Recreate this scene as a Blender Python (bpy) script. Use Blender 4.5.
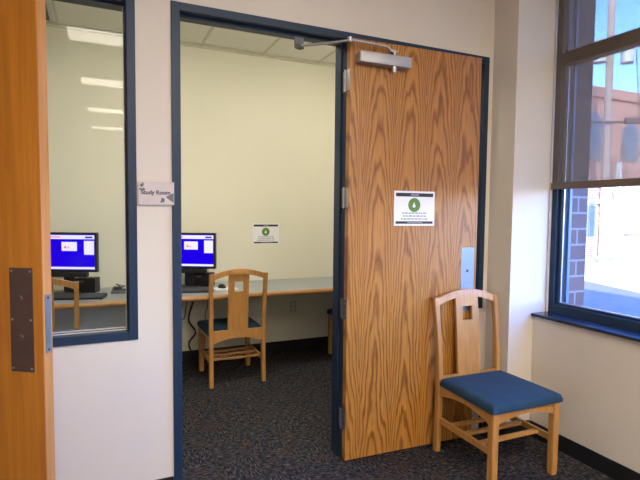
import bpy, bmesh, math, random
from math import sin, cos, pi, radians as R
from mathutils import Vector, Matrix, noise
random.seed(7)
sc = bpy.context.scene
for o in list(bpy.data.objects): bpy.data.objects.remove(o)

# ------------------------------------------------------------ camera
CAM = Vector((-1.2859, -2.5356, 1.4604))
r_ = Vector((0.9121, -0.4098, 0.0102)); u_ = Vector((0.0141, 0.0562, 0.9983)); f_ = Vector((0.4096, 0.9105, -0.0571))
cd = bpy.data.cameras.new('camera'); cam = bpy.data.objects.new('camera', cd); sc.collection.objects.link(cam)
r_.normalize(); f_.normalize(); u_ = r_.cross(f_).normalized(); r_ = f_.cross(u_).normalized()
cam.matrix_world = Matrix(((r_.x, u_.x, -f_.x, CAM.x), (r_.y, u_.y, -f_.y, CAM.y), (r_.z, u_.z, -f_.z, CAM.z), (0, 0, 0, 1)))
cd.sensor_fit = 'HORIZONTAL'; cd.sensor_width = 36; cd.lens = 491.035 / 640 * 36; cd.clip_start = .02; cd.clip_end = 500
sc.camera = cam

# ------------------------------------------------------------ sky, sun, exposure
w = bpy.data.worlds.new('sky'); sc.world = w; w.use_nodes = True
nt = w.node_tree; nt.nodes.clear()
sk = nt.nodes.new('ShaderNodeTexSky'); sk.sky_type = 'NISHITA'; sk.sun_disc = False
sk.sun_elevation = R(38); sk.sun_rotation = R(-134); sk.air_density = 1.0; sk.dust_density = .4; sk.ozone_density = 3.0
bg = nt.nodes.new('ShaderNodeBackground'); bg.inputs['Strength'].default_value = 1.75
wo = nt.nodes.new('ShaderNodeOutputWorld')
hs = nt.nodes.new('ShaderNodeHueSaturation'); hs.inputs['Saturation'].default_value = 1.3; hs.inputs['Hue'].default_value = .508
nt.links.new(sk.outputs[0], hs.inputs['Color']); tm = nt.nodes.new('ShaderNodeMix'); tm.data_type = 'RGBA'; tm.blend_type = 'MULTIPLY'; tm.inputs[0].default_value = 1; tm.inputs[7].default_value = (.80, .78, 1.08, 1)
nt.links.new(hs.outputs[0], tm.inputs[6]); nt.links.new(tm.outputs[2], bg.inputs[0]); nt.links.new(bg.outputs[0], wo.inputs[0])
sl = bpy.data.lights.new('sun', 'SUN'); sl.energy = 10.5; sl.angle = R(.6); sl.color = (1, .95, .86)
so = bpy.data.objects.new('sun', sl); sc.collection.objects.link(so)
SUNDIR = Vector((.62, .60, -.50)).normalized()           # travel direction of the light
so.rotation_euler = SUNDIR.to_track_quat('-Z', 'Y').to_euler(); so.location = (-6, -6, 12)
HALL_LIGHT = 15.5; STUDY_LIGHT = 4.7
vs = sc.view_settings; vs.view_transform = 'Standard'; vs.look = 'None'; vs.gamma = 1; vs.use_curve_mapping = False
vs.exposure = 1.15

# ------------------------------------------------------------ materials
M = {}
def base_mat(name):
    m = bpy.data.materials.new(name); m.use_nodes = True; n = m.node_tree
    b = n.nodes['Principled BSDF']; M[name] = m
    return m, n, b
def N(n, typ, **k):
    x = n.nodes.new(typ)
    for a, v in k.items(): setattr(x, a, v)
    return x
def mth(n, op, a, b=None, c=None):
    x = N(n, 'ShaderNodeMath', operation=op)
    for i, v in enumerate((a, b, c)):
        if v is None: continue
        if isinstance(v, (int, float)): x.inputs[i].default_value = v
        else: n.links.new(v, x.inputs[i])
    return x.outputs[0]
def ramp(n, fac, stops, interp='LINEAR'):
    x = N(n, 'ShaderNodeValToRGB'); x.color_ramp.interpolation = interp
    el = x.color_ramp.elements
    while len(el) < len(stops): el.new(.5)
    for e, (p, c) in zip(el, stops): e.position = p; e.color = (*c, 1)
    n.links.new(fac, x.inputs[0]); return x.outputs[0]
def coords(n, scale=(1, 1, 1), rot=(0, 0, 0)):
    t = N(n, 'ShaderNodeTexCoord'); mp = N(n, 'ShaderNodeMapping')
    mp.inputs['Scale'].default_value = scale; mp.inputs['Rotation'].default_value = rot
    n.links.new(t.outputs['Object'], mp.inputs[0]); return mp.outputs[0]
def noise_t(n, vec, scale, detail=3, rough=.55):
    x = N(n, 'ShaderNodeTexNoise'); x.inputs['Scale'].default_value = scale
    x.inputs['Detail'].default_value = detail; x.inputs['Roughness'].default_value = rough
    n.links.new(vec, x.inputs['Vector']); return x.outputs['Fac']
def bump(n, b, h, strength=.2, dist=.002):
    x = N(n, 'ShaderNodeBump'); x.inputs['Strength'].default_value = strength; x.inputs['Distance'].default_value = dist
    n.links.new(h, x.inputs['Height']); n.links.new(x.outputs[0], b.inputs['Normal'])
def plain(name, col, rough=.5, metal=0, var=.06, scale=8, bmp=0, spec=None):
    m, n, b = base_mat(name)
    v = coords(n); f = noise_t(n, v, scale, 3)
    lo = tuple(c * (1 - var) for c in col); hi = tuple(min(1, c * (1 + var)) for c in col)
    n.links.new(ramp(n, f, [(.3, lo), (.7, hi)]), b.inputs['Base Color'])
    b.inputs['Roughness'].default_value = rough; b.inputs['Metallic'].default_value = metal
    if spec is not None: b.inputs['Specular IOR Level'].default_value = spec
    if bmp: bump(n, b, noise_t(n, v, 220, 2), bmp, .001)
    return m
def emit(name, col, strength):
    m = bpy.data.materials.new(name); m.use_nodes = True; n = m.node_tree; n.nodes.clear()
    e = N(n, 'ShaderNodeEmission'); e.inputs[0].default_value = (*col, 1); e.inputs[1].default_value = strength
    o = N(n, 'ShaderNodeOutputMaterial'); n.links.new(e.outputs[0], o.inputs[0]); M[name] = m; return m

plain('hall_paint', (.66, .585, .495), .6, var=.015, scale=3, bmp=.05)
plain('study_lit_paint', (.73, .70, .565), .6, var=.015, scale=2, bmp=.05)  # same wall paint, the study's yellow-green light put into its colour
plain('frame_paint', (.013, .030, .062), .42, var=.05, spec=.3)
plain('base_rubber', (.008, .008, .010), .45)
plain('black_plastic', (.010, .010, .011), .4)
plain('grey_plastic', (.10, .10, .11), .45)
plain('dark_rubber', (.012, .012, .013), .6)
plain('white_plastic', (.70, .68, .62), .4)
plain('cream_plastic', (.52, .48, .36), .4)
plain('steel', (.46, .45, .44), .38, metal=.85)
plain('brushed_plate', (.20, .235, .285), .42, metal=.8, scale=30)
plain('closer_grey', (.42, .40, .40), .45, metal=.3)
plain('bronze_plate', (.13, .070, .052), .42, metal=.45)
plain('paper', (.80, .79, .80), .6, var=.02)
plain('print_black', (.015, .015, .017), .6)
plain('print_green', (.10, .22, .035), .6)
plain('print_grey', (.34, .33, .38), .7)
plain('sign_acrylic', (.56, .49, .47), .3, var=.06, scale=14)
plain('sign_leaf', (.13, .12, .14), .5)
plain('sign_text', (.12, .085, .10), .5)
plain('laminate', (.30, .33, .34), .35, var=.05, scale=60)
plain('ceiling_grid_paint', (.62, .59, .47), .5)
plain('caulk', (.52, .48, .43), .5)
plain('sill_paint', (.012, .022, .050), .22)
plain('aluminium', (.55, .58, .62), .3, metal=.6)
plain('blind_rail', (.13, .095, .07), .45, var=.12, scale=40)
plain('outer_frame', (.045, .13, .33), .4)
plain('asphalt', (.065, .06, .06), .9, var=.2, scale=3)
plain('concrete', (.34, .33, .31), .9, var=.08, scale=1.5)
plain('kerb_grass', (.17, .20, .08), .95, var=.25, scale=5)
plain('pole_wood', (.34, .29, .24), .85, var=.2, scale=4)
plain('pole_fitting', (.10, .08, .07), .7)
plain('transformer_paint', (.48, .55, .52), .5)
plain('white_siding', (.36, .35, .335), .8, var=.04, scale=2)
plain('pane_dark', (.10, .13, .16), .15, var=.3, scale=1)
plain('pale_trim', (.27, .27, .25), .7)
plain('bark', (.24, .19, .15), .9)
emit('light_diffuser', (1.0, .91, .78), HALL_LIGHT)
emit('study_diffuser', (1.0, .955, .85), STUDY_LIGHT)
emit('screen_blue', (.010, .0, .62), .6)
emit('screen_white', (.78, .74, .98), .55)
emit('screen_red', (.85, .12, .25), .55)
emit('screen_navy', (.02, .02, .20), .55)

# carpet: short strokes in quarter-turned tiles
m, n, b = base_mat('carpet')
tc = N(n, 'ShaderNodeTexCoord'); sp = N(n, 'ShaderNodeSeparateXYZ'); n.links.new(tc.outputs['Object'], sp.inputs[0])
ck = N(n, 'ShaderNodeTexChecker'); ck.inputs['Scale'].default_value = 1/.23
n.links.new(tc.outputs['Object'], ck.inputs['Vector'])
def strokes(sx, sy, sc_):
    mp = N(n, 'ShaderNodeMapping'); mp.inputs['Scale'].default_value = (sx, sy, 1)
    n.links.new(tc.outputs['Object'], mp.inputs[0]); return noise_t(n, mp.outputs[0], sc_, 2, .6)
mixf = N(n, 'ShaderNodeMix'); mixf.data_type = 'FLOAT'
n.links.new(ck.outputs['Fac'], mixf.inputs[0]); n.links.new(strokes(1, 4, 27), mixf.inputs[2]); n.links.new(strokes(4, 1, 27), mixf.inputs[3])
c1 = ramp(n, mixf.outputs[0], [(.36, (.004, .005, .008)), (.46, (.014, .016, .026)), (.54, (.034, .033, .040)), (.66, (.105, .088, .072))])
big = noise_t(n, tc.outputs['Object'], 9, 3)
rust = N(n, 'ShaderNodeMix'); rust.data_type = 'RGBA'; rust.blend_type = 'MIX'
n.links.new(ramp(n, big, [(.50, (0, 0, 0)), (.66, (.75, .75, .75))]), rust.inputs[0])
n.links.new(c1, rust.inputs[6]); 
c2 = ramp(n, mixf.outputs[0], [(.38, (.010, .007, .008)), (.58, (.080, .052, .040))])
n.links.new(c2, rust.inputs[7]); n.links.new(rust.outputs[2], b.inputs['Base Color'])
b.inputs['Roughness'].default_value = .95; b.inputs['Specular IOR Level'].default_value = .15
bump(n, b, noise_t(n, tc.outputs['Object'], 260, 2), .5, .004)

# oak veneer with cathedral grain (door leaves)
def oak_door(name, dark, mid, light, pw=.19, phase=0.0):
    m, n, b = base_mat(name)
    tc = N(n, 'ShaderNodeTexCoord'); sp = N(n, 'ShaderNodeSeparateXYZ'); n.links.new(tc.outputs['Object'], sp.inputs[0])
    X, Z = sp.outputs[0], sp.outputs[2]
    mp = N(n, 'ShaderNodeMapping'); mp.inputs['Scale'].default_value = (7, 1, 1.1); n.links.new(tc.outputs['Object'], mp.inputs[0])
    n1 = noise_t(n, mp.outputs[0], 1.0, 3, .5)
    mp2 = N(n, 'ShaderNodeMapping'); mp2.inputs['Scale'].default_value = (26, 1, 5); n.links.new(tc.outputs['Object'], mp2.inputs[0])
    n2 = noise_t(n, mp2.outputs[0], 1.0, 3, .6)
    xs = mth(n, 'ADD', X, phase)
    flit = mth(n, 'PINGPONG', xs, pw / 2)                         # 0 .. pw/2, mirrored leaves of veneer
    u2 = mth(n, 'POWER', mth(n, 'DIVIDE', flit, pw / 2), 2.0)
    g = mth(n, 'ADD', mth(n, 'MULTIPLY', Z, 3.4), mth(n, 'MULTIPLY', u2, 3.6))
    g = mth(n, 'ADD', g, mth(n, 'MULTIPLY', n1, 5.0)); g = mth(n, 'ADD', g, mth(n, 'MULTIPLY', n2, .9))
    s = mth(n, 'FRACT', mth(n, 'MULTIPLY', g, 1.05))
    line = ramp(n, s, [(0, (.75, .75, .75)), (.25, (.15, .15, .15)), (.7, (.25, .25, .25)), (.93, (.9, .9, .9)), (1, (.75, .75, .75))])
    mp3 = N(n, 'ShaderNodeMapping'); mp3.inputs['Scale'].default_value = (130, 1, 2.2); n.links.new(tc.outputs['Object'], mp3.inputs[0])
    n3 = noise_t(n, mp3.outputs[0], 1.0, 3, .6)
    f = mth(n, 'ADD', mth(n, 'MULTIPLY', line, .55), mth(n, 'MULTIPLY', n3, .52))
    n.links.new(ramp(n, f, [(.22, light), (.50, mid), (.86, dark)]), b.inputs['Base Color'])
    b.inputs['Roughness'].default_value = .34; b.inputs['Specular IOR Level'].default_value = .4
    return m
oak_door('oak_veneer', (.165, .056, .009), (.335, .133, .022), (.54, .25, .054), .21, .02)

def wood(name, dark, light, sx=(40, 40, 3), rough=.4):
    m, n, b = base_mat(name)
    f = noise_t(n, coords(n, sx), 1, 4, .6); f2 = noise_t(n, coords(n, (6, 6, .8)), 1, 2)
    s = mth(n, 'ADD', mth(n, 'MULTIPLY', f, .7), mth(n, 'MULTIPLY', f2, .3))
    n.links.new(ramp(n, s, [(.3, dark), (.68, light)]), b.inputs['Base Color'])
    b.inputs['Roughness'].default_value = rough
    return m
wood('amber_veneer', (.33, .105, .010), (.56, .205, .022), (34, 34, 1.6), .36)
wood('amber_edge', (.36, .14, .035), (.56, .26, .085), (34, 34, 1.6), .45)
wood('chair_oak', (.36, .155, .036), (.56, .285, .083), (60, 60, 5), .38)
wood('chair_oak_wide', (.36, .155, .036), (.56, .285, .083), (60, 60, 5), .38)
wood('desk_edge_oak', (.36, .16, .045), (.58, .29, .09), (3, 60, 60), .38)

# cushion cloth
m, n, b = base_mat('blue_cloth')
v = coords(n)
f = noise_t(n, v, 420, 2, .7); f2 = noise_t(n, v, 14, 2)
s = mth(n, 'ADD', mth(n, 'MULTIPLY', f, .75), mth(n, 'MULTIPLY', f2, .25))
n.links.new(ramp(n, s, [(.3, (.004, .019, .043)), (.7, (.014, .064, .122))]), b.inputs['Base Color'])
b.inputs['Roughness'].default_value = .9; bump(n, b, f, .5, .002)

# ceiling tile
m, n, b = base_mat('ceiling_tile')
f = noise_t(n, coords(n), 90, 3, .7)
n.links.new(ramp(n, f, [(.35, (.78, .76, .68)), (.6, (.86, .84, .77))]), b.inputs['Base Color']); b.inputs['Roughness'].default_value = .95

# bricks
def bricks(name, c1, c2, mortar, bw=.215, rh=.075, ms=.010):
    m, n, b = base_mat(name)
    tc = N(n, 'ShaderNodeTexCoord'); sp = N(n, 'ShaderNodeSeparateXYZ'); n.links.new(tc.outputs['Object'], sp.inputs[0])
    cb = N(n, 'ShaderNodeCombineXYZ'); n.links.new(mth(n, 'ADD', sp.outputs[0], sp.outputs[1]), cb.inputs[0]); n.links.new(sp.outputs[2], cb.inputs[1])
    br = N(n, 'ShaderNodeTexBrick'); n.links.new(cb.outputs[0], br.inputs[0])
    br.inputs['Color1'].default_value = (*c1, 1); br.inputs['Color2'].default_value = (*c2, 1); br.inputs['Mortar'].default_value = (*mortar, 1)
    br.inputs['Scale'].default_value = 1; br.inputs['Brick Width'].default_value = bw; br.inputs['Row Height'].default_value = rh
    br.inputs['Mortar Size'].default_value = ms
    n.links.new(br.outputs['Color'], b.inputs['Base Color']); b.inputs['Roughness'].default_value = .9
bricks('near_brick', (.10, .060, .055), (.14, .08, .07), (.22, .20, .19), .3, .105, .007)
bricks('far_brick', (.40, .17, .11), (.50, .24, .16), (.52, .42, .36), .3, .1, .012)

# glass pane: clear with fresnel reflection
def pane_mat(name, tint, boost=1.0):
    m = bpy.data.materials.new(name); m.use_nodes = True; n = m.node_tree; n.nodes.clear(); M[name] = m
    t = N(n, 'ShaderNodeBsdfTransparent'); t.inputs[0].default_value = (*tint, 1)
    g = N(n, 'ShaderNodeBsdfGlossy'); g.inputs['Roughness'].default_value = .01
    fr = N(n, 'ShaderNodeFresnel'); fr.inputs[0].default_value = 1.5
    mx = N(n, 'ShaderNodeMixShader'); o = N(n, 'ShaderNodeOutputMaterial')
    n.links.new(mth(n, 'MULTIPLY', fr.outputs[0], boost), mx.inputs[0]); n.links.new(t.outputs[0], mx.inputs[1]); n.links.new(g.outputs[0], mx.inputs[2])
    n.links.new(mx.outputs[0], o.inputs[0])
pane_mat('glass', (.96, .97, .96), .20)
# roller blind mesh fabric
m = bpy.data.materials.new('blind_mesh'); m.use_nodes = True; n = m.node_tree; n.nodes.clear(); M['blind_mesh'] = m
t = N(n, 'ShaderNodeBsdfTransparent'); t.inputs[0].default_value = (.35, .335, .32, 1)
d = N(n, 'ShaderNodeBsdfDiffuse'); d.inputs[0].default_value = (.105, .085, .068, 1)
tl = N(n, 'ShaderNodeBsdfTranslucent'); tl.inputs[0].default_value = (.030, .022, .014, 1)
ad = N(n, 'ShaderNodeAddShader'); ad2 = N(n, 'ShaderNodeAddShader'); o = N(n, 'ShaderNodeOutputMaterial')
n.links.new(d.outputs[0], ad.inputs[0]); n.links.new(tl.outputs[0], ad.inputs[1])
n.links.new(t.outputs[0], ad2.inputs[0]); n.links.new(ad.outputs[0], ad2.inputs[1]); n.links.new(ad2.outputs[0], o.inputs[0])

# ------------------------------------------------------------ mesh helpers
class MB:
    def __init__(self): self.bm = bmesh.new()
    def _merge(self, b):
        me = bpy.data.meshes.new('t'); b.to_mesh(me); b.free(); self.bm.from_mesh(me); bpy.data.meshes.remove(me)
    def box(self, x0, x1, y0, y1, z0, z1, bev=0, seg=2, mat=None):
        b = bmesh.new(); bmesh.ops.create_cube(b, size=1)
        for v in b.verts: v.co = Vector(((x0+x1)/2 + v.co.x*(x1-x0), (y0+y1)/2 + v.co.y*(y1-y0), (z0+z1)/2 + v.co.z*(z1-z0)))
        if bev: bmesh.ops.bevel(b, geom=b.edges[:], offset=bev, segments=seg, affect='EDGES', profile=.5)
        if mat is not None: bmesh.ops.transform(b, matrix=mat, verts=b.verts)
        self._merge(b); return self
    def cyl(self, p0, p1, r0, r1=None, seg=16):
        p0, p1 = Vector(p0), Vector(p1); r1 = r0 if r1 is None else r1
        b = bmesh.new(); L = (p1 - p0).length
        bmesh.ops.create_cone(b, cap_ends=True, segments=seg, radius1=r0, radius2=r1, depth=L)
        q = (p1 - p0).to_track_quat('Z', 'Y').to_matrix().to_4x4()
        bmesh.ops.transform(b, matrix=Matrix.Translation((p0 + p1) / 2) @ q, verts=b.verts)
        self._merge(b); return self
    def tube(self, pts, r, seg=8):
        pts = [Vector(p) for p in pts]; b = bmesh.new(); rings = []
        for i, p in enumerate(pts):
            t = (pts[min(i+1, len(pts)-1)] - pts[max(i-1, 0)]).normalized()
            a = t.cross(Vector((0, 0, 1)));  a = a.normalized() if a.length > 1e-3 else Vector((1, 0, 0)); c = t.cross(a)
            rr = r[i] if isinstance(r, (list, tuple)) else r
            rings.append([b.verts.new(p + a*rr*cos(k*2*pi/seg) + c*rr*sin(k*2*pi/seg)) for k in range(seg)])
        for i in range(len(rings)-1):
            for k in range(seg): b.faces.new((rings[i][k], rings[i][(k+1) % seg], rings[i+1][(k+1) % seg], rings[i+1][k]))
        b.faces.new(rings[0][::-1]); b.faces.new(rings[-1]); self._merge(b); return self
    def loft(self, rings, bev=0):
        """rings: lists of equally many points, closed loops, capped at both ends"""
        b = bmesh.new(); vs_ = [[b.verts.new(p) for p in ring] for ring in rings]; k_ = len(rings[0])
        for i in range(len(vs_)-1):
            for k in range(k_): b.faces.new((vs_[i][k], vs_[i][(k+1) % k_], vs_[i+1][(k+1) % k_], vs_[i+1][k]))
        b.faces.new(vs_[0][::-1]); b.faces.new(vs_[-1])
        bmesh.ops.recalc_face_normals(b, faces=b.faces[:]); self._merge(b); return self
    def post(self, secs, ch=.004):
        """vertical post: (cx, cy, z, half x, half y) sections with chamfered corners"""
        rings = []
        for cx, cy, z, hx, hy in secs:
            rings.append([Vector((cx+a, cy+c, z)) for a, c in ((-hx+ch, -hy), (hx-ch, -hy), (hx, -hy+ch), (hx, hy-ch), (hx-ch, hy), (-hx+ch, hy), (-hx, hy-ch), (-hx, -hy+ch))])
        return self.loft(rings)
    def prism(self, outline, axis, a, c):
        """outline of 2-D points extruded along axis from a to c"""
        def P(u, v, s): return Vector((u, s, v)) if axis == 'y' else Vector((s, u, v)) if axis == 'x' else Vector((u, v, s))
        return self.loft([[P(u, v, a) for u, v in outline], [P(u, v, c) for u, v in outline]])
    def build(self, name, mat, parent=None, loc=None, smooth=False, **props):
        bmesh.ops.recalc_face_normals(self.bm, faces=self.bm.faces[:])
        me = bpy.data.meshes.new(name); self.bm.to_mesh(me); self.bm.free()
        for mm in (mat if isinstance(mat, (list, tuple)) else [mat]): me.materials.append(M[mm])
        if smooth:
            for p in me.polygons: p.use_smooth = True
            me.set_sharp_from_angle(angle=R(38))
        o = bpy.data.objects.new(name, me); sc.collection.objects.link(o)
        if parent: o.parent = parent
        if loc is not None: o.location = loc
        for k, v in props.items(): o[k] = v
        return o
def empty(name, loc=(0, 0, 0), rz=0, **props):
    o = bpy.data.objects.new(name, None); sc.collection.objects.link(o); o.location = loc; o.rotation_euler = (0, 0, rz)
    o.empty_display_size = .1
    for k, v in props.items(): o[k] = v
    return o
def copy_tree(o, parent=None):
    c = o.copy(); sc.collection.objects.link(c)
    if parent: c.parent = parent
    for ch in list(o.children): copy_tree(ch, c)
    return c
S = dict(kind='structure')
def frame_rect(mb, x0, x1, z0, z1, y0, y1, t, bottom=True, bev=.002):
    mb.box(x0, x0+t, y0, y1, z0, z1, bev); mb.box(x1-t, x1, y0, y1, z0, z1, bev)
    mb.box(x0+t, x1-t, y0, y1, z1-t, z1, bev)
    if bottom: mb.box(x0+t, x1-t, y0, y1, z0, z0+t, bev)

# ------------------------------------------------------------ room shell
FX0, FX1, FZ = -.954, 1.049, 2.476         # door + sidelight frame outer
WT = .125                                   # front wall thickness
XR = 1.299                                  # window wall face
XL = -2.16                                  # wall with the amber door
YB = 2.28; ZC = 3.02; ZH = 3.20
MB().box(-4.0, 1.69, -9.5, 2.6, -.12, 0).build('floor', 'carpet', **S)
# partition wall between hall and study room, with two openings
wf = MB()
LX0, LX1, LZ0 = -2.06, -1.119, .828        # left interior window outer
wf.box(-4.0, LX0, 0, WT, 0, 3.35); wf.box(LX0, LX1, 0, WT, 0, LZ0); wf.box(LX0, LX1, 0, WT, FZ, 3.35)
wf.box(LX1, FX0, 0, WT, 0, 3.35); wf.box(FX0, FX1, 0, WT, FZ, 3.35); wf.box(.02, FX1, 0, WT, 0, .828)
wf.box(FX1, XR+.2, 0, WT, 0, 3.35)
wf.build('wall_front', 'hall_paint', **S)
# study-side skin carries the wall paint tinted by the study's light
ws = MB(); y0, y1 = WT, WT+.008
ws.box(-3.2, LX0, y0, y1, 0, ZC); ws.box(LX0, LX1, y0, y1, 0, LZ0); ws.box(LX0, LX1, y0, y1, FZ, ZC)
ws.box(LX1, FX0, y0, y1, 0, ZC); ws.box(FX0, FX1, y0, y1, FZ, ZC); ws.box(.02, FX1, y0, y1, 0, .828); ws.box(FX1, 1.48, y0, y1, 0, ZC)
ws.build('wall_study_front', 'study_lit_paint', **S)
MB().box(-3.3, 1.6, YB, YB+.12, 0, 3.35).build('wall_back', 'study_lit_paint', **S)
MB().box(-3.3, -3.2, WT, YB, 0, 3.35).build('wall_study_left', 'study_lit_paint', **S)
MB().box(1.47, 1.54, WT+.008, YB, 0, 3.35).build('wall_study_right', 'study_lit_paint', **S)
MB().box(-3.3, 1.69, WT, YB+.12, ZC, ZC+.2).build('ceiling', 'ceiling_tile', **S)
g = MB()
k = -.38 - .6*5
while k < 1.6:
    if k > -3.2: g.box(k-.012, k+.012, WT+.01, YB-.001, ZC-.006, ZC-.0005)
    k += .6
for k in range(4): g.box(-3.2, 1.47, 2.2-.6*k-.012, 2.2-.6*k+.012, ZC-.0065, ZC-.001)
g.box(-3.2, 1.47, YB-.022, YB-.0005, ZC-.016, ZC-.0005)
g.build('ceiling_grid', 'ceiling_grid_paint', **S)
MB().box(-4.1, 1.69, -9.6, 0, ZH, ZH+.2).build('ceiling_hall', 'ceiling_tile', **S)
MB().box(-4.1, 1.69, -9.6, -9.5, 0, ZH).build('wall_rear', 'hall_paint', **S)
# wall on the left with its doorway
wl = MB(); wl.box(XL-.12, XL, -.03, 0, 0, ZH); wl.box(XL-.12, XL, -.90, -.03, 2.50, ZH); wl.box(XL-.12, XL, -2.4, -.90, 0, ZH)
wl.box(-4.0, XL-.12, -2.4, -2.28, 0, ZH)
wl.build('wall_left', 'hall_paint', **S)
MB().box(-4.1, -4.0, -9.5, 0, 0, ZH).build('wall_far_left', 'hall_paint', **S)
# window wall, pier in the corner, brick outer skin
WY0, WY1, WZ0, WZ1 = -2.35, -.202, .797, 2.98
Y2a, Y2b = -6.6, -3.6
PD = XR
wr = MB(); xo = 1.525
for a, c in ((-9.5, Y2a), (Y2b, WY0)): wr.box(XR, xo, a, c, 0, ZH)
wr.box(XR, xo, WY0, 0, 0, WZ0); wr.box(XR, xo, WY0, 0, WZ1, ZH); wr.box(XR, xo, WY1, 0, WZ0, WZ1)
wr.box(XR, xo, Y2a, Y2b, 0, WZ0); wr.box(XR, xo, Y2a, Y2b, WZ1, ZH)
wr.build('wall_right', 'hall_paint', **S)
MB().box(1.09, XR, -.205, 0, 0, ZH).build('wall_corner_pier', 'hall_paint', **S)
wb = MB(); bx0, bx1 = 1.525, 1.70
BY = -.262
wb.box(bx0, bx1, BY, 14, -.6, 6.9); wb.box(bx0, bx1, WY0, BY, -.6, .79); wb.box(bx0, bx1, WY0, BY, WZ1, 6.9)
wb.box(bx0, bx1, Y2b, WY0, -.6, 6.9); wb.box(bx0, bx1, Y2a, Y2b, -.6, .79); wb.box(bx0, bx1, Y2a, Y2b, WZ1, 6.9); wb.box(bx0, bx1, -22, Y2a, -.6, 6.9)
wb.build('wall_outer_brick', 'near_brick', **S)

# baseboards
def baseb(name, x0, x1, y0, y1): MB().box(x0, x1, y0, y1, 0, .1, .002).build(name, 'base_rubber', **S)
baseb('baseboard_front', LX1-.9, FX0-.002, -.008, -.0005)
baseb('baseboard_right', XR-.008, XR-.0005, -9.4, -.214)
baseb('baseboard_corner', 1.082, XR-.009, -.213, -.2055)
baseb('baseboard_corner_side', 1.082, 1.0895, -.205, -.009)
baseb('baseboard_front_right', FX1+.002, 1.081, -.008, -.0005)
baseb('baseboard_back', -3.2, 1.47, YB-.008, YB-.0005)

# ------------------------------------------------------------ door frame with sidelight (blue hollow metal)
fr = MB(); fy0, fy1 = -.012, WT+.009; T = .040
fr.box(FX0, FX0+T, fy0, fy1, 0, FZ, .002); fr.box(FX0+T, FX1, fy0, fy1, FZ-T, FZ, .002)
fr.box(0.003, .05, fy0, fy1, 0, FZ-T, .002); fr.box(FX1-T, FX1, fy0, fy1, .828, FZ-T, .002)
fr.box(.05, FX1-T, fy0, fy1, .828, .878, .002)
# stops
fr.box(FX0+T, FX0+T+.010, .037, .085, 0, FZ-T-.014, .001); fr.box(-.008, .003, .037, .085, 0, FZ-T-.014, .001)
fr.box(FX0+T, .003, .037, .085, FZ-T-.014, FZ-T, .001)
fr.build('trim_1', 'frame_paint', **S)
w2 = empty('window_2', (.5, .05, .85), **S)
sd = MB(); frame_rect(sd, .05-.5, FX1-T-.5, .878-.85, FZ-T-.85, -.02, .02, .014)
sd.build('glazing_bead', 'frame_paint', w2)
MB().box(.056-.5, FX1-T-.506, -.003, .003, .884-.85, FZ-T-.006-.85).build('pane', 'glass', w2)

# interior window on the left
w1 = empty('window_1', (-1.6, .055, LZ0), **S); ox, oy, oz = 1.6, -.055, -LZ0
f1 = MB(); frame_rect(f1, LX0+ox, LX1+ox, LZ0+oz, FZ+oz, fy0+oy, fy1+oy, T); f1.box(LX0+T+ox, LX1-T+ox, fy0+oy, fy1+oy, LZ0+T+oz, LZ0+.043+oz, 0); f1.build('window_frame', 'frame_paint', w1)
bd = MB(); frame_rect(bd, LX0+T+ox, LX1-T+ox, LZ0+.043+oz, FZ-T+oz, -.022, .022, .008); bd.build('glazing_bead', 'frame_paint', w1)
sb_ = MB().box(LX0+T+.010+ox, LX1-T-.010+ox, -.012, -.004, LZ0+.0515+oz, LZ0+.056+oz).box(LX0+T+.012+ox, LX1-T-.012+ox, -.0235, -.0222, LZ0+.0435+oz, LZ0+.049+oz)
sb_.box(LX1-T-.0125+ox, LX1-T-.0095+ox, -.012, -.004, LZ0+.056+oz, FZ-T-.010+oz)
sb_.build('glazing_gasket', 'caulk', w1)
MB().box(LX0+T+.004+ox, LX1-T-.004+ox, -.003, .003, LZ0+.047+oz, FZ-T-.004+oz).build('pane', 'glass', w1)

# ------------------------------------------------------------ open oak door
DW, DT, DH = .911, .045, 2.418
d1 = MB().box(0, DW, 0, DT, 0, DH, .0015).build('door_1', 'oak_veneer', loc=(0.001, -.060, .012), **S)
d1.rotation_euler = (0, 0, -math.atan2(.032, .911)); d1['label'] = 'open oak door folded back against the wall, with closer and paper notice'
for hz in (2.203, 1.543, .900, .247):
    h = MB(); z0, z1 = hz-.057-.012, hz+.057-.012
    h.box(-.0030, -.0004, .004, .042, z0, z1, .0005)
    seg = (z1-z0)/5
    for k in range(5): h.cyl((-.007, .050, z0+k*seg+.0008), (-.007, .050, z0+(k+1)*seg-.0008), .0068, seg=14)
    h.cyl((-.007, .050, z0-.004), (-.007, .050, z1+.004), .0048, seg=12)
    h.box(-.0012, .0014, .056, .092, z0, z1, .0004)
    hh = h.build('hinge', 'steel' if hz > 1.2 else 'grey_plastic', d1, smooth=True)
    sc_ = MB()
    for k in range(3): sc_.cyl((-.0038, .020, z0+.02+k*.036), (-.0028, .020, z0+.02+k*.036), .004, seg=10)
    sc_.build('screw', 'steel', hh)
pp = MB().box(.790, .890, -.0028, -.0002, 1.246-.012-.405, 1.246-.012, .0008).build('pull_plate', 'brushed_plate', d1)
MB().cyl((.84, -.004, 1.085), (.84, -.0025, 1.085), .009, seg=16).cyl((.84, -.004, 1.085), (.84, -.0045, 1.085), .004, seg=12).build('cylinder_hole', 'dark_rubber', pp)
for sx in (.80, .88):
    for sz in (.845, 1.222): MB().cyl((sx, -.0036, sz), (sx, -.0024, sz), .003, seg=10).build('screw', 'steel', pp)
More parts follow.
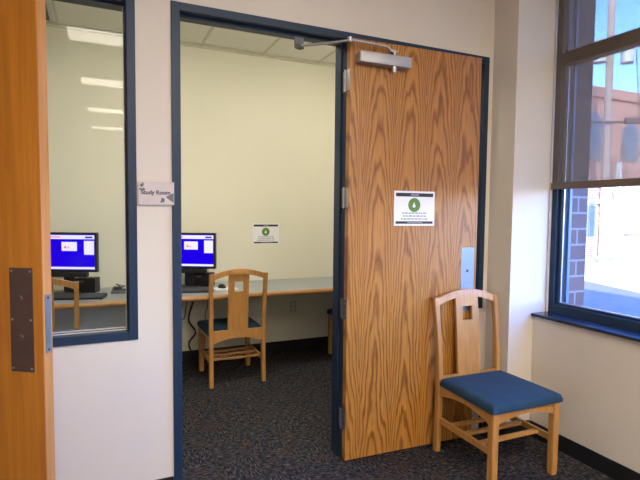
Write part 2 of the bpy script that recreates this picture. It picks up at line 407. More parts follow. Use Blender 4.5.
# closer
dc = MB().box(.036, .364, -.056, -.0005, 2.279, 2.337, .002, 2).build('door_closer', 'closer_grey', d1, smooth=True)
cp = MB().cyl((.262, -.032, 2.279), (.262, -.032, 2.250), .016, .014, 20); cp.cyl((.262, -.032, 2.250), (.262, -.032, 2.243), .010, seg=16)
cp.build('spindle_cap', 'steel', dc, smooth=True)
ar = MB().cyl((.262, -.032, 2.338), (.262, -.032, 2.372), .011, seg=16)
ar.box(.235, .285, -.045, -.018, 2.358, 2.368, .002)
ar.tube([(.262, -.032, 2.362), (.235, -.034, 2.368), (.215, -.036, 2.384), (-.028, -.050, 2.386)], [.009, .009, .007, .007], 10)
ar.cyl((-.028, -.050, 2.372), (-.028, -.050, 2.400), .0125, seg=16)
ar.tube([(-.028, -.050, 2.382), (-.14, .02, 2.372), (-.272, .075, 2.358)], [.0075, .0075, .0075], 10)
ar.build('closer_arm', 'steel', dc, smooth=True)
sh = MB().box(-.300, -.245, .082, .090, 2.345, 2.408, .002); sh.box(-.292, -.255, .068, .086, 2.352, 2.366, .003); sh.cyl((-.272, .075, 2.338), (-.272, .075, 2.368), .010, seg=14)
sh.tube([(-.272, .075, 2.345), (-.30, .055, 2.335), (-.265, .03, 2.330)], .0045, 8)
sh.build('arm_bracket', 'grey_plastic', dc)

# ------------------------------------------------------------ amber door, standing ajar at the left
th = R(34); HW = .82
P0 = Vector((-1.477, -.5)); e = Vector((cos(th), -sin(th)))
H0 = P0 - e*HW
d2 = MB().box(0, HW-.004, 0, .045, 0, 2.42, .001).build('door_2', 'amber_veneer', loc=(H0.x, H0.y, .012), **S)
d2.rotation_euler = (0, 0, -th)
MB().box(HW-.004, HW, 0, .045, 0, 2.42, .001).build('edge_band', 'amber_edge', d2)
pl = MB().box(HW-.136, HW-.040, -.003, -.0003, .845, 1.233, .0008).build('pull_plate', 'bronze_plate', d2)
for sx in (HW-.127, HW-.050):
    for sz in (.858, 1.040, 1.220): MB().cyl((sx, -.0042, sz), (sx, -.0025, sz), .0045, seg=12).build('screw', 'steel', pl)
for sz in (.975, 1.12): MB().cyl((HW-.091, -.012, sz), (HW-.091, -.0025, sz), .0085, .011, 16).build('rivet', 'bronze_plate', pl, smooth=True)
lp = MB().box(HW, HW+.0022, .008, .037, .915, 1.135, .0005).build('latch_plate', 'brushed_plate', d2)
for sz in (.928, 1.122): MB().cyl((HW+.0018, .0225, sz), (HW+.0032, .0225, sz), .0045, seg=12).build('screw', 'dark_rubber', lp)
# its frame in the left wall
tf = MB(); xa, xb = XL-.135, XL+.0
tf.box(xa, XL+.012, -.94, -.89, 0, 2.50, .002); tf.box(xa, XL+.012, -.89, -.012, 2.45, 2.50, .002)
tf.build('trim_2', 'frame_paint', **S)

# ------------------------------------------------------------ daylight window on the right
w3 = empty('window_3', (1.44, -.2, WZ0), **S); ox, oy, oz = -1.44, .2, -WZ0
def wbox(mb, x0, x1, y0, y1, z0, z1, bev=.0015): mb.box(x0+ox, x1+ox, y0+oy, y1+oy, z0+oz, z1+oz, bev)
f3 = MB()
xf0, xf1 = 1.425, 1.50
wbox(f3, xf0, xf1, -.250, -.203, WZ0+.012, WZ1); wbox(f3, xf0, xf1, WY0, WY0+.05, WZ0+.012, WZ1)
wbox(f3, xf0, xf1, WY0+.05, -.250, WZ0+.012, .868); wbox(f3, xf0, xf1, WY0+.05, -.250, WZ1-.05, WZ1)
wbox(f3, xf0-.01, xf1, WY0+.05, -.250, 2.405, 2.485, .004)
wbox(f3, 1.445, 1.50, -.272, -.2505, .868, WZ1-.05); wbox(f3, 1.445, 1.50, WY0+.05, -.272, .8685, .882)
f3.build('window_frame', 'frame_paint', w3)
bd = MB(); wbox(bd, 1.455, 1.463, -.281, -.2725, .8825, 2.40); wbox(bd, 1.455, 1.463, WY0+.06, -.281, .8825, .8885)
bd.build('glazing_gasket', 'aluminium', w3)
pn = MB(); wbox(pn, 1.466, 1.470, WY0+.055, -.274, .884, 2.404, 0); pn.build('pane', 'glass', w3)
pn = MB(); wbox(pn, 1.466, 1.470, WY0+.055, -.274, 2.486, WZ1-.052, 0); pn.build('pane', 'glass', w3)
of = MB(); wbox(of, 1.501, 1.5245, -.285, -.215, .80, WZ1); wbox(of, 1.501, 1.5245, WY0, -.285, .80, .872)
of.build('outer_frame', 'outer_frame', w3)
si = MB(); wbox(si, 1.278, 1.4245, WY0, -.2065, .7975, .816, .003); si.build('window_sill', 'sill_paint', w3)
MB().box(1.405, 1.424, -.214, -.2055, .817, WZ1).build('trim_3', 'caulk', **S)
# unseen window added further back on the same wall to bring in daylight
w4 = empty('added_window', (1.44, -5.1, WZ0), **S)
f4 = MB(); q = (Y2b-Y2a)/2
f4.box(-.01, .05, -q, -q+.05, .012, 2.18, .002).box(-.01, .05, q-.05, q, .012, 2.18, .002).box(-.01, .05, -q+.05, q-.05, .012, .07, .002).box(-.01, .05, -q+.05, q-.05, 2.12, 2.18, .002).box(-.01, .05, -.03, .03, .07, 2.12, .002)
f4.build('window_frame', 'frame_paint', w4)
MB().box(.02, .025, -q+.05, q-.05, .07, 2.12).build('pane', 'glass', w4)

# roller blind
rb = empty('roller_blind', (1.415, -.21, 1.66), label='grey translucent mesh roller blind pulled halfway down over the daylight window', category='blind')
MB().box(-.006, -.0045, WY0+.23, -.012, 0, 1.27).build('blind_fabric', 'blind_mesh', rb)
MB().box(-.014, .003, WY0+.22, -.010, -.040, .004, .003).build('bottom_rail', 'blind_rail', rb)
MB().cyl((-.02, WY0+.23, 1.285), (-.02, -.012, 1.285), .022, seg=20).build('roller_tube', 'aluminium', rb, smooth=True)

# ------------------------------------------------------------ ceiling lights
def light(name, x0, x1, y0, y1, z, matd, label, group=None, drop=0):
    cx, cy = (x0+x1)/2, (y0+y1)/2; hx, hy = (x1-x0)/2, (y1-y0)/2
    r = empty(name, (cx, cy, z), label=label, category='ceiling light')
    if group: r['group'] = group
    f = MB(); t = .02
    f.box(-hx, hx, -hy, -hy+t, -.012, -.001, .001).box(-hx, hx, hy-t, hy, -.012, -.001, .001).box(-hx, -hx+t, -hy+t, hy-t, -.012, -.001, .001).box(hx-t, hx, -hy+t, hy-t, -.012, -.001, .001)
    f.build('light_frame', 'white_plastic', r)
    MB().box(-hx+t, hx-t, -hy+t, hy-t, -.009-drop, -.002).build('diffuser', matd, r)
    return r
for i, cy in enumerate((-2.87, -4.79, -6.82, -8.85)):
    light('ceiling_light', (-1.56, -1.50, -1.45, -1.42)[i], .98, cy-.225, cy+.225, ZH, 'light_diffuser',
          ['long lit ceiling light nearest the study room wall, mirrored highest in the interior window glass', 'second lit ceiling light back from the study room wall',
           'third lit ceiling light back from the study room wall', 'fourth lit ceiling light, furthest from the study room wall'][i], 'hall ceiling lights')
light('ceiling_light', -1.55, -.41, .45, 1.03, ZC-.006, 'study_diffuser', 'lit ceiling panel above the computer desks in the study room', 'study room ceiling lights', .10)
light('ceiling_light', .24, 1.38, .45, 1.03, ZC-.006, 'study_diffuser', 'lit ceiling panel inside the study room behind the open oak door', 'study room ceiling lights', .10)
v = empty('ceiling_vent', (-1.86, 1.9, ZC-.006), label='grey square air vent in the study room ceiling above the computers', category='vent')
MB().box(-.26, .26, -.26, .26, -.006, -.0005, .001).build('vent_frame', 'white_plastic', v)
gs = MB()
for k in range(12): gs.box(-.23, .23, -.23+k*.04, -.205+k*.04, -.011, -.0065)
gs.build('vent_slats', 'grey_plastic', v)

# ------------------------------------------------------------ study desk
DZ = .757; DY0 = 1.53
dk = MB().box(-3.19, 1.46, DY0+.02, YB-.001, DZ-.038, DZ, .001).build('desk_top', 'laminate')
root = empty('long_desk', (-.5, 1.9, 0), label='long grey laminate desk top with rounded oak front edge along the study room wall', category='desk')
dk.parent = root; dk.matrix_parent_inverse = Matrix.Translation((.5, -1.9, 0))
ed = MB(); pts = []
for k in range(9):
    a = pi/2 + k*pi/8; pts.append((DY0+.02+cos(a)*.019*.9, DZ-.0215+sin(a)*.0205))
ed.prism(pts, 'x', -3.19, 1.46)
eo = ed.build('oak_edge', 'desk_edge_oak', root, smooth=True); eo.matrix_parent_inverse = Matrix.Translation((.5, -1.9, 0))
for bx in (-3.17, 1.42):
    lo = MB().box(bx, bx+.03, DY0+.05, YB-.01, 0, DZ-.039, .002).build('end_panel', 'laminate', root); lo.matrix_parent_inverse = Matrix.Translation((.5, -1.9, 0))

# ------------------------------------------------------------ chairs
CH_G = 'blue-seated oak library chairs'
def arch(x0, x1, ztop, zend, zmid, n_=14):
    """outline: straight top, bottom arched between"""
    pts = [(x0, ztop), (x1, ztop)]
    for k in range(n_+1):
        t_ = 1 - k/n_; x = x0 + (x1-x0)*t_
        pts.append((x, zend + (zmid-zend)*(1-(2*t_-1)**2)))
    return pts
def make_chair(loc, rz, label):
    c = empty('library_chair', loc, rz, label=label, category='chair', group=CH_G)
    wf_, df_, wb_, db_ = .2177, .2291, .2238, .229
    for s in (-1, 1):
        MB().post([(s*wf_, -df_, 0, .0185, .0185), (s*wf_, -df_, .03, .0205, .0205), (s*wf_, -df_, .415, .021, .021)]).build('front_leg', 'chair_oak', c)
        secs = []
        for z, y, x in ((0, db_+.012, wb_), (.15, db_+.004, wb_), (.30, db_, wb_), (.45, db_, wb_), (.60, db_+.006, wb_+.002), (.75, db_+.021, wb_+.005), (.88, db_+.040, wb_+.006), (.944, db_+.050, wb_+.006)):
            secs.append((s*x, y, z, .0165, .020 if z < .7 else .018))
        MB().post(secs).build('rear_post', 'chair_oak', c)
    # seat frame aprons, arched
    MB().prism(arch(-wf_+.021, wf_-.021, .416, .350, .385), 'y', -df_-.012, -df_+.012).build('front_apron', 'chair_oak_wide', c)
    MB().prism(arch(-wb_+.016, wb_-.016, .466, .355, .400), 'y', db_-.011, db_+.011).build('rear_rail', 'chair_oak_wide', c)
    for s in (-1, 1):
        MB().prism(arch(-df_+.021, db_-.020, .416, .350, .385), 'x', s*(wf_+.006)-.011, s*(wf_+.006)+.011).build('side_apron', 'chair_oak_wide', c)
        MB().prism([(-df_+.021, .182), (db_-.018, .182), (db_-.018, .216), (-df_+.021, .216)], 'x', s*(wf_+.003)-.009, s*(wf_+.003)+.009).build('side_stretcher', 'chair_oak', c)
    for yy in (-.115, .005, .125):
        MB().box(-wf_+.006, wf_-.006, yy-.016, yy+.016, .190, .208, .003).build('rack_bar', 'chair_oak_wide', c)
    # crest rail
    rings = []
    X = wb_ + .006 - .0165
    for k in range(17):
        t_ = -1 + k/8; x = t_*X; zt = .942 + (.985-.942)*(1-t_*t_); zb = zt - .046 + .002*(1-t_*t_); y = db_+.046 + .004*(1-t_*t_)
        hy = .0135; ch_ = .003
        rings.append([Vector((x, y-hy-.004*0, zb)), Vector((x, y+hy, zb)), Vector((x, y+hy+.003, zt-ch_)), Vector((x, y+hy+.001, zt)), Vector((x, y-hy+.005, zt)), Vector((x, y-hy+.003, zt-ch_))])
    MB().loft(rings).build('crest_rail', 'chair_oak_wide', c, smooth=True)
    # splat with square window
    def sy(z): return db_ + (.002 if z < .45 else .002 + .044*((z-.45)/.5)**1.15)
    def slab(mb, xa, xb_, z0, z1, n_=5, wtap=0):
        rg = []
        for k in range(n_+1):
            z = z0+(z1-z0)*k/n_; y = sy(z)
            rg.append([Vector((xa, y-.009, z)), Vector((xb_, y-.009, z)), Vector((xb_, y+.009, z)), Vector((xa, y+.009, z))])
        mb.loft(rg)
    sp_ = MB(); W_ = .086
    slab(sp_, -W_, W_, .455, .793, 10); slab(sp_, -W_, -.038, .793, .880, 3); slab(sp_, .038, W_, .793, .880, 3); slab(sp_, -W_, W_, .880, .942, 3)
    sp_.build('back_splat', 'chair_oak_wide', c)
    # cushion
    b = bmesh.new(); nx, ny = 16, 16; x_f, x_b = wf_+.030, wb_+.012; y_f, y_b = -df_-.030, db_-.021
    def pt(u, v, top):
        y = y_f + (y_b-y_f)*v; hw = x_f + (x_b-x_f)*v; x = (2*u-1)*hw
        e_ = min(min(u, 1-u)*2*hw, min(v, 1-v)*(y_b-y_f))
        rr = .020; d = max(0, rr-e_)
        z = (.462 - (rr - math.sqrt(max(0, rr*rr-d*d))) + .016*(1-(2*u-1)**4)*(1-(2*v-1)**4)) if top else .4175
        return Vector((x, y, z))
    us = [0, .012, .03, .06, .12, .2, .3, .4, .5, .6, .7, .8, .88, .94, .97, .988, 1]
    G = {}
    for i, uu in enumerate(us):
        for j, vv in enumerate(us):
            G[i, j, 1] = b.verts.new(pt(uu, vv, True)); G[i, j, 0] = b.verts.new(pt(uu, vv, False))
    K = len(us)
    for i in range(K-1):
        for j in range(K-1):
            b.faces.new((G[i, j, 1], G[i+1, j, 1], G[i+1, j+1, 1], G[i, j+1, 1])); b.faces.new((G[i, j, 0], G[i, j+1, 0], G[i+1, j+1, 0], G[i+1, j, 0]))
    for i in range(K-1):
        b.faces.new((G[i, 0, 0], G[i+1, 0, 0], G[i+1, 0, 1], G[i, 0, 1])); b.faces.new((G[i, K-1, 1], G[i+1, K-1, 1], G[i+1, K-1, 0], G[i, K-1, 0]))
        b.faces.new((G[0, i, 1], G[0, i+1, 1], G[0, i+1, 0], G[0, i, 0])); b.faces.new((G[K-1, i, 0], G[K-1, i+1, 0], G[K-1, i+1, 1], G[K-1, i, 1]))
    mb = MB(); mb._merge(b); mb.build('seat_cushion', 'blue_cloth', c, smooth=True)
    return c
ch = make_chair((.8128, -.3865, 0), -.0164, 'oak chair with blue cushion standing alone in front of the open oak door')
for loc, rz, lb in (((-.235, 1.70, 0), pi, 'oak chair seen from behind through the doorway, pushed up to the study desk'),
                    ((-1.672, 1.63, 0), pi, 'oak chair seen through the interior window, at the desk below the wide computer screen'),
                    ((1.095, 1.755, 0), pi, 'oak chair tucked under the far end of the desk, almost hidden by the door jamb')):
    c = copy_tree(ch); c.location = loc; c.rotation_euler = (0, 0, rz); c['label'] = lb

# ------------------------------------------------------------ computers
def monitor(cx, cy, zt, rz, label):
    mroot = empty('computer_monitor', (cx, cy, DZ), rz, label=label, category='monitor', group='computer monitors on the study desk')
    z1 = zt - DZ; z0 = z1 - .325; h = .255
    MB().box(-h, h, 0, .045, z0, z1, .004).build('monitor_case', 'black_plastic', mroot)
    s = MB().box(-h+.016, h-.016, -.0012, -.0002, z0+.020, z1-.016).build('screen', 'screen_blue', mroot)
    a, b_ = z0+.020, z1-.016; e = -.0024; L = -h+.016; Rr = h-.016
    MB().box(L, Rr, e, -.0013, b_-.038, b_-.006).build('title_bar', 'screen_white', s)
    MB().box(L, Rr, e, -.0013, a+.004, a+.022).build('task_bar', 'screen_white', s)
    MB().box(Rr-.085, Rr-.004, e, -.0013, b_-.165, b_-.052).build('side_panel', 'screen_white', s)
    MB().box(-.030, .095, e, -.0013, b_-.135, b_-.062).build('message_panel', 'screen_white', s)
    MB().box(L+.004, L+.075, e, -.0013, b_-.150, b_-.052).build('side_panel', 'screen_white', s)
    rd = MB().cyl((.000, e-.0004, b_-.105), (.000, e, b_-.105), .010, seg=12).cyl((.025, e-.0004, b_-.108), (.025, e, b_-.108), .007, seg=12)
    rd.build('red_mark', 'screen_red', s)
    MB().box(Rr-.075, Rr-.015, e-.0008, e-.0001, b_-.030, b_-.016).build('corner_logo', 'screen_navy', s)
    MB().box(L+.10, L+.20, e-.0008, e-.0001, b_-.026, b_-.018).build('title_text', 'screen_red', s)
    MB().box(-.17, .17, -.005, .05, z0-.042, z0-.003, .008).build('speaker_bar', 'black_plastic', mroot)
    MB().box(-.045, .045, .046, .070, .02, z0+.12, .006).build('stand_neck', 'black_plastic', mroot)
    MB().box(-.11, .11, -.03, .085, 0, .018, .006).build('stand_base', 'black_plastic', mroot)
    return mroot
monitor(-1.542, 1.975, 1.272, -R(24.2), 'wide lit computer screen seen through the interior window')
monitor(-.560, 2.0, 1.260, -R(28), 'lit computer screen partly hidden by the left post of the doorway')
def keyboard(x, y, rz, label):
    k = empty('keyboard', (x, y, DZ), rz, label=label, category='keyboard', group='black keyboards on the study desk')
    MB().prism([(-.075, 0), (.075, 0), (.075, .026), (-.075, .012)], 'x', -.225, .225).build('keyboard_body', 'black_plastic', k)
    ks = MB()
    for r0 in range(5):
        for c0 in range(18):
            yy = -.058+r0*.025; zz = .012+(yy+.075)/.15*.014
            ks.box(-.212+c0*.0236, -.212+c0*.0236+.019, yy, yy+.019, zz, zz+.007)
    ks.build('keys', 'grey_plastic', k)
    return k
keyboard(-1.47, 1.78, -R(14), 'black keyboard below the screen seen through the interior window')
keyboard(-.60, 1.79, -R(10), 'black keyboard beside the left post of the doorway')
def bases(x, y, rz, label):
    r = empty('desktop_computer', (x, y, DZ), rz, label=label, category='computer', group='small black computers behind the screens')
    MB().box(-.085, .085, 0, .10, 0, .125, .004).build('computer_case', 'black_plastic', r)
    MB().box(-.07, -.01, -.0035, -.0005, .085, .105, .001).build('drive_slot', 'grey_plastic', r)
    return r
bases(-1.405, 2.035, -R(24.2), 'small black computer box right of the wide screen stand')
bases(-.418, 2.035, -R(28), 'small black computer box beside the screen stand at the doorway post')
def mouse(x, y, rz, label):
    m = empty('computer_mouse', (x, y, DZ), rz, label=label, category='mouse', group='black computer mice')
    b = bmesh.new(); bmesh.ops.create_uvsphere(b, u_segments=16, v_segments=10, radius=1)
    for v_ in b.verts: v_.co = Vector((v_.co.x*.031, v_.co.y*.055, max(0, v_.co.z)*.034))
    mb = MB(); mb._merge(b); mb.build('mouse_body', 'black_plastic', m, smooth=True)
    MB().cyl((-.003, -.03, .030), (.003, -.03, .030), .006, seg=12).build('scroll_wheel', 'grey_plastic', m)
    return m
mouse(-.27, 1.90, .3, 'black computer mouse behind the chair back in the doorway')
mp_ = MB().box(-.10, .10, -.09, .09, 0, .002).build('mouse_mat', 'paper', loc=(-.25, 1.85, DZ+.0005), label='pale flat mat under the mouse on the desk', category='mat')
bpy.data.objects['computer_mouse'].location.z = DZ+.0028
# card terminal seen in window
tt = empty('card_reader', (-1.12, 1.95, DZ), -.2, label='small grey and black device with a cable at the edge of the interior window view', category='device')
MB().prism([(-.06, 0), (.06, 0), (.06, .045), (-.06, .018)], 'x', -.075, .075).build('device_body', 'grey_plastic', tt)
MB().box(-.06, -.005, -.02, .045, .036, .048, .003).build('device_keypad', 'black_plastic', tt)
MB().box(.01, .065, -.03, .045, .034, .044, .003).build('device_display', 'aluminium', tt)
def cable(name, pts, r, label):
    """smooth cable through points"""
    P = [Vector(p) for p in pts]; out = []
    for i in range(len(P)-1):
        p0, p1, p2, p3 = P[max(i-1, 0)], P[i], P[i+1], P[min(i+2, len(P)-1)]
        for s in range(6):
            t = s/6; out.append(.5*((2*p1)+(-p0+p2)*t+(2*p0-5*p1+4*p2-p3)*t*t+(-p0+3*p1-3*p2+p3)*t**3))
    out.append(P[-1])
    return MB().tube(out, r, 6).build(name, 'dark_rubber', smooth=True, label=label, category='cable')
cable('device_cable', [(-1.10, 2.02, DZ+.012), (-1.15, 2.10, DZ+.05), (-1.15, 2.2, DZ+.035), (-1.12, 2.255, DZ+.02), (-1.08, 2.27, DZ+.01)], .004, 'black cable looping behind the small device on the desk')
cable('hanging_cable', [(-.46, 2.262, .71), (-.47, 2.24, .60), (-.52, 2.2, .42), (-.46, 2.18, .30), (-.52, 2.2, .18), (-.44, 2.22, .012)], .009, 'thick black cable hanging from the desk behind the chair in the doorway')
cable('looped_cable', [(-.66, 2.262, .70), (-.64, 2.22, .52), (-.58, 2.2, .43), (-.555, 2.21, .46), (-.54, 2.22, .56), (-.53, 2.24, .70)], .005, 'thin black cable looping under the desk beside the doorway post')
cable('thin_cable', [(-.36, 2.262, .70), (-.33, 2.24, .56), (-.36, 2.22, .46), (-.36, 2.2, .36), (-.37, 2.2, .12), (-.33, 2.2, .010), (-.30, 2.2, .012)], .004, 'thin black cable reaching down to the power strip behind the chair')
ps = empty('power_strip', (-.14, 2.19, 0), -.12, label='white power strip lying on the carpet behind the chair in the doorway', category='power strip')
MB().box(-.14, .14, -.028, .028, 0, .035, .005).build('strip_body', 'white_plastic', ps)
so_ = MB()
for k in range(5): so_.box(-.11+k*.045, -.085+k*.045, -.012, .012, .0352, .0365)
so_.build('sockets', 'grey_plastic', ps)
ol = empty('wall_outlet', (.575, YB-.0005, .46), label='cream double wall outlet under the desk in the study room', category='outlet')
MB().box(-.036, .036, -.006, 0, -.058, .058, .002).build('cover_plate', 'cream_plastic', ol)
MB().box(-.016, .016, -.0085, -.0061, -.042, -.010, .001).box(-.016, .016, -.0085, -.0061, .010, .042, .001).build('socket', 'white_plastic', ol)

# ------------------------------------------------------------ papers and sign
def notice(loc, rz, wd, ht, label, margin=.012):
    p = empty('paper_notice', loc, rz, label=label, category='notice')
    MB().box(0, wd, -.0012, 0, 0, ht).build('sheet', 'paper', p)
    y0, y1 = -.0018, -.0013
    MB().box(margin, wd-margin, y0, y1, ht-margin-.021, ht-margin).build('header_band', 'print_black', p)
    MB().box(margin, wd-margin, y0, y1, margin, margin+.015).build('footer_band', 'print_black', p)
    MB().box(wd*.40, wd*.60, y0-.0003, y0-.0001, ht-margin-.014, ht-margin-.007).build('band_lettering', 'print_grey', p)
    MB().box(wd*.32, wd*.70, y0-.0003, y0-.0001, margin+.005, margin+.010).build('band_lettering', 'print_grey', p)
    ring = MB().cyl((wd*.49, y0, ht*.60), (wd*.49, y1, ht*.60), .042, seg=40).build('green_emblem', 'print_green', p)
    MB().cyl((wd*.485, y0-.0004, ht*.575), (wd*.485, y0-.0001, ht*.575), .0105, seg=24).box(wd*.485-.004, wd*.485+.004, y0-.0004, y0-.0001, ht*.575, ht*.575+.020).build('emblem_figure', 'paper', ring)
    tx = MB(); random.seed(3)
    for row, (a, b_) in enumerate(((.20, .80), (.22, .80), (.17, .83))):
        x = a*wd
        while x < b_*wd:
            l = random.uniform(.010, .026); x2 = min(x+l, b_*wd)
            tx.box(x, x2, y0, y1, ht*.345-row*.0175, ht*.345-row*.0175+.0085); x = x2+.005
    tx.build('printed_lines', 'print_grey', p)
    return p
da = -math.atan2(.032, .911); off = Vector((.297, 0)); 
notice((.001+.297*cos(da), -.060+.297*sin(da)-.0008, 1.383), da, .284, .207, 'white paper notice with green emblem taped to the open oak door')
notice((.130, YB-.0008, 1.122), 0, .284, .216, 'white paper notice with green emblem on the study room wall above the desk')
rs = empty('room_sign', (-1.112, -.0125, 1.486), label='small Study Room sign plate on the wall strip between interior window and doorway', category='sign')
MB().box(0, .166, -.004, 0, 0, .113, .0008).build('sign_plate', 'sign_acrylic', rs)
def text_mesh(txt, size, name, mat, parent, loc, bold=.0):
    cu = bpy.data.curves.new(name, 'FONT'); cu.body = txt; cu.size = size; cu.align_x = 'CENTER'; cu.align_y = 'CENTER'; cu.extrude = .0004; cu.offset = bold
    t = bpy.data.objects.new(name, cu); sc.collection.objects.link(t)
    dg = bpy.context.evaluated_depsgraph_get(); me = bpy.data.meshes.new_from_object(t.evaluated_get(dg))
    bpy.data.objects.remove(t)
    o = bpy.data.objects.new(name, me); me.materials.clear(); me.materials.append(M[mat]); sc.collection.objects.link(o)
    o.parent = parent; o.location = loc; o.rotation_euler = (pi/2, 0, 0); return o
text_mesh('Study Room', .0275, 'sign_lettering', 'sign_text', rs, (.080, -.0046, .060), .0013)
for (cx, cz, r, a0) in ((.016, .100, .013, 0), (.024, .082, .011, 1), (.010, .082, .010, 2), (.020, .108, .008, 1)):
    MB().prism([(cx+r*cos(a0+k*2*pi/7)*(1 if k % 2 else .6), cz-.006+r*.8*sin(a0+k*2*pi/7)*(1 if k % 2 else .6)) for k in range(7)], 'y', -.0048, -.0041).build('leaf_ornament', 'sign_leaf', rs)
for o_ in ([(.125, .040), (.164, .060), (.164, .010), (.140, .028)], [(.100, .010), (.120, .015), (.122, .032), (.106, .036)]): MB().prism(o_, 'y', -.0048, -.0041).build('leaf_ornament', 'sign_leaf', rs)

# ------------------------------------------------------------ outside
GZ = -.6
MB().box(1.705, 90, -60, 80, GZ-.2, GZ).build('street_pavement', 'asphalt', **S)
dirv = Vector((.30, .954)).normalized(); nrm = Vector((dirv.y, -dirv.x))
def strip(name, d0, d1, z, mat):
    base = Vector((11.6, 5.87)); pts = []
    for a, dd in ((-40, d0), (60, d0), (60, d1), (-40, d1)):
        q_ = base + dirv*a + nrm*dd; pts.append((q_.x, q_.y))
    MB().prism(pts, 'z', GZ-.1, z).build(name, mat, **S)
strip('street_sidewalk', .2, 4.2, GZ+.02, 'concrete')
strip('street_verge', 4.2, 5.0, GZ+.03, 'kerb_grass')
strip('street_lot', 5.0, 30, GZ+.025, 'concrete')
bl = empty('brick_building', (22, 14, GZ), label='two-storey red brick building with arched upper windows across the street', category='building')
bb = MB().box(-5, 22, 0, 14, 0, 8.15).box(-5.1, 22.1, -.12, 0, 7.75, 8.22).build('brick_wall', 'far_brick', bl)
def archwin(x0, x1, z0, z1, rise):
    pts = [(x0, z0), (x1, z0), (x1, z1-rise)]
    for k in range(1, 9): t_ = k/9; pts.append((x1+(x0-x1)*t_, z1-rise+rise*4*t_*(1-t_)))
    pts.append((x0, z1-rise)); return pts
for (x0, x1, z0, z1) in ((20.0, 21.1, 4.15, 6.35), (22.75, 23.85, 4.25, 6.0), (17.6, 18.7, 4.2, 6.2), (25.6, 26.7, 4.25, 6.1), (28.4, 29.5, 4.25, 6.1)):
    a = archwin(x0-22-.08, x1-22+.08, z0-GZ-.08, z1-GZ+.10, .35); fw = MB().prism(a, 'y', -.06, .01).build('upper_window', 'pale_trim', bl)
    MB().prism(archwin(x0-22, x1-22, z0-GZ, z1-GZ, .32), 'y', -.08, -.061).build('window_pane', 'pane_dark', fw)
dr = MB().box(-1.95, -.95, -.06, .01, .9, 2.6).box(-2.1, -.8, -.14, .01, 2.6, 2.8).build('ground_window', 'pale_trim', bl)
MB().box(-1.85, -1.48, -.08, -.061, 1.0, 2.5).box(-1.42, -1.05, -.08, -.061, 1.0, 2.5).build('window_pane', 'pane_dark', dr)
an = empty('white_annex', (25.2, 12.6, GZ), label='low white painted annex in front of the brick building across the street', category='building')
MB().box(-4.1, 12, 0, 1.2, 0, 3.7).build('annex_wall', 'white_siding', an)
for k in range(5):
    fr_ = MB().box(-3.2+k*1.15, -2.2+k*1.15, -.04, .005, 2.35, 3.35).build('annex_window', 'pale_trim', an); MB().box(-3.12+k*1.15, -2.28+k*1.15, -.05, -.041, 2.43, 3.27).build('window_pane', 'white_siding', fr_)
MB().box(-4.1, 12, -.22, .0, 1.10, 1.20).box(-4.1, 12, -.06, 0, 1.55, 1.60).build('annex_rail', 'pole_fitting', an)
up = empty('utility_pole', (18.0, 11.35, GZ), label='wooden utility pole on the far side of the street', category='utility pole')
MB().cyl((0, 0, 0), (-.06, .05, 12.5), .17, .125, 18).build('pole_shaft', 'pole_wood', up, smooth=True)
px = Vector((.91, -.41, 0))
def ubox(mb, s0, s1, z0, z1, d=.06, dy=0):
    m_ = Matrix.Rotation(-R(24), 4, 'Z'); mb.box(s0, s1, -d+dy, d+dy, z0, z1, .005, mat=m_)
for a_ in ((-1.1, 1.1, 11.0, 11.14, .06, -.22),):
    ca = MB(); ubox(ca, *a_); ca.build('crossarm', 'pole_wood', up)
for s in (-1.0, -.5, .5, 1.0):
    MB().cyl(Vector((s*.91-.09, -s*.41-.2, 11.14)), Vector((s*.91-.09, -s*.41-.2, 11.35)), .05, .03, 10).build('insulator', 'transformer_paint', up)
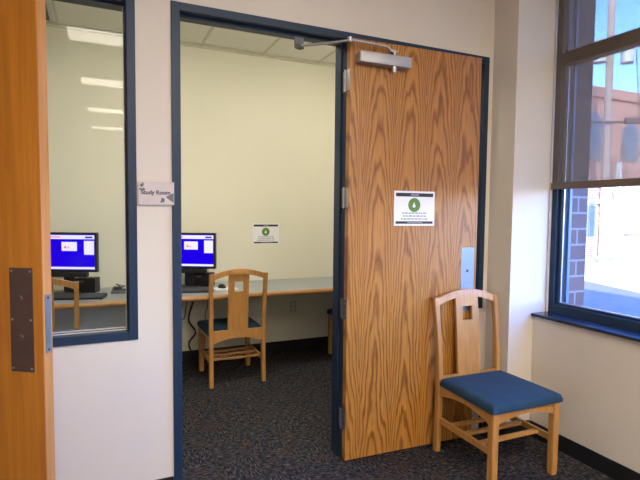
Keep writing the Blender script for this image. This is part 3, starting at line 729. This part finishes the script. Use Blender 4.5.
for s, zc_ in ((-.47, 8.3), (.66, 8.3)):
    q_ = px*s
    tr = MB().cyl(q_+Vector((0, 0, zc_)), q_+Vector((0, 0, zc_+.85)), .25, .25, 20).cyl(q_+Vector((0, 0, zc_+.85)), q_+Vector((0, 0, zc_+.95)), .26, .12, 20)
    tr.build('transformer', 'transformer_paint', up, smooth=True)
for a_ in ((-.3, .5, 8.75, 8.83, .03, -.18), (-.9, 2.0, 5.82, 5.90, .04, -.22), (.5, 1.7, 5.78, 6.02, .10, -.30)):
    ta = MB(); ubox(ta, *a_); ta.build('equipment_arm', 'pole_fitting', up)
for cx_ in (.33, .5): MB().cyl((cx_, -.25, 0), (cx_, -.25, 4.25), .05, seg=10).build('conduit', 'transformer_paint', up)
for i, (a, b_, sag) in enumerate((((18.75, 10.9, 10.4), (60, 8, 10.2), .8), ((19.1, 11.05, 8.3), (24, 13.8, 5.6), .5))):
    P = [Vector(a).lerp(Vector(b_), t/14) - Vector((0, 0, sag*4*(t/14)*(1-t/14))) for t in range(15)]
    MB().tube(P, .02, 5).build('power_line', 'pole_fitting', label=['overhead power line running from the pole along the street', 'service cable dropping from the pole to the brick building'][i], category='power line')
# bare tree between pole and building
bt = empty('bare_tree', (19.6, 12.0, GZ), label='bare leafless tree beside the utility pole', category='tree')
random.seed(11)
def branch(mb, p, d, L, r, depth):
    q = p + d*L; mb.tube([p, (p+q)/2 + Vector((random.uniform(-.1, .1), random.uniform(-.1, .1), 0))*L*.4, q], [r, r*.85, r*.7], 6)
    if depth:
        for k in range(3 if depth > 1 else 2):
            nd = (d + Vector((random.uniform(-.8, .8), random.uniform(-.6, .6), random.uniform(-.15, .5)))).normalized()
            branch(mb, q, nd, L*random.uniform(.6, .8), r*.62, depth-1)
tk = MB(); tk.tube([(0, 0, 0), (.05, 0, 1.6), (0, .05, 2.8)], [.10, .08, .07], 8); tk.build('trunk', 'bark', bt, smooth=True)
br_ = MB()
for k in range(5): branch(br_, Vector((0, .05, 2.3+.12*k)), Vector((cos(k*1.3)*.4+.15, sin(k*1.3)*.2, 1)).normalized(), 1.0, .035, 3)
br_.build('branches', 'bark', bt)
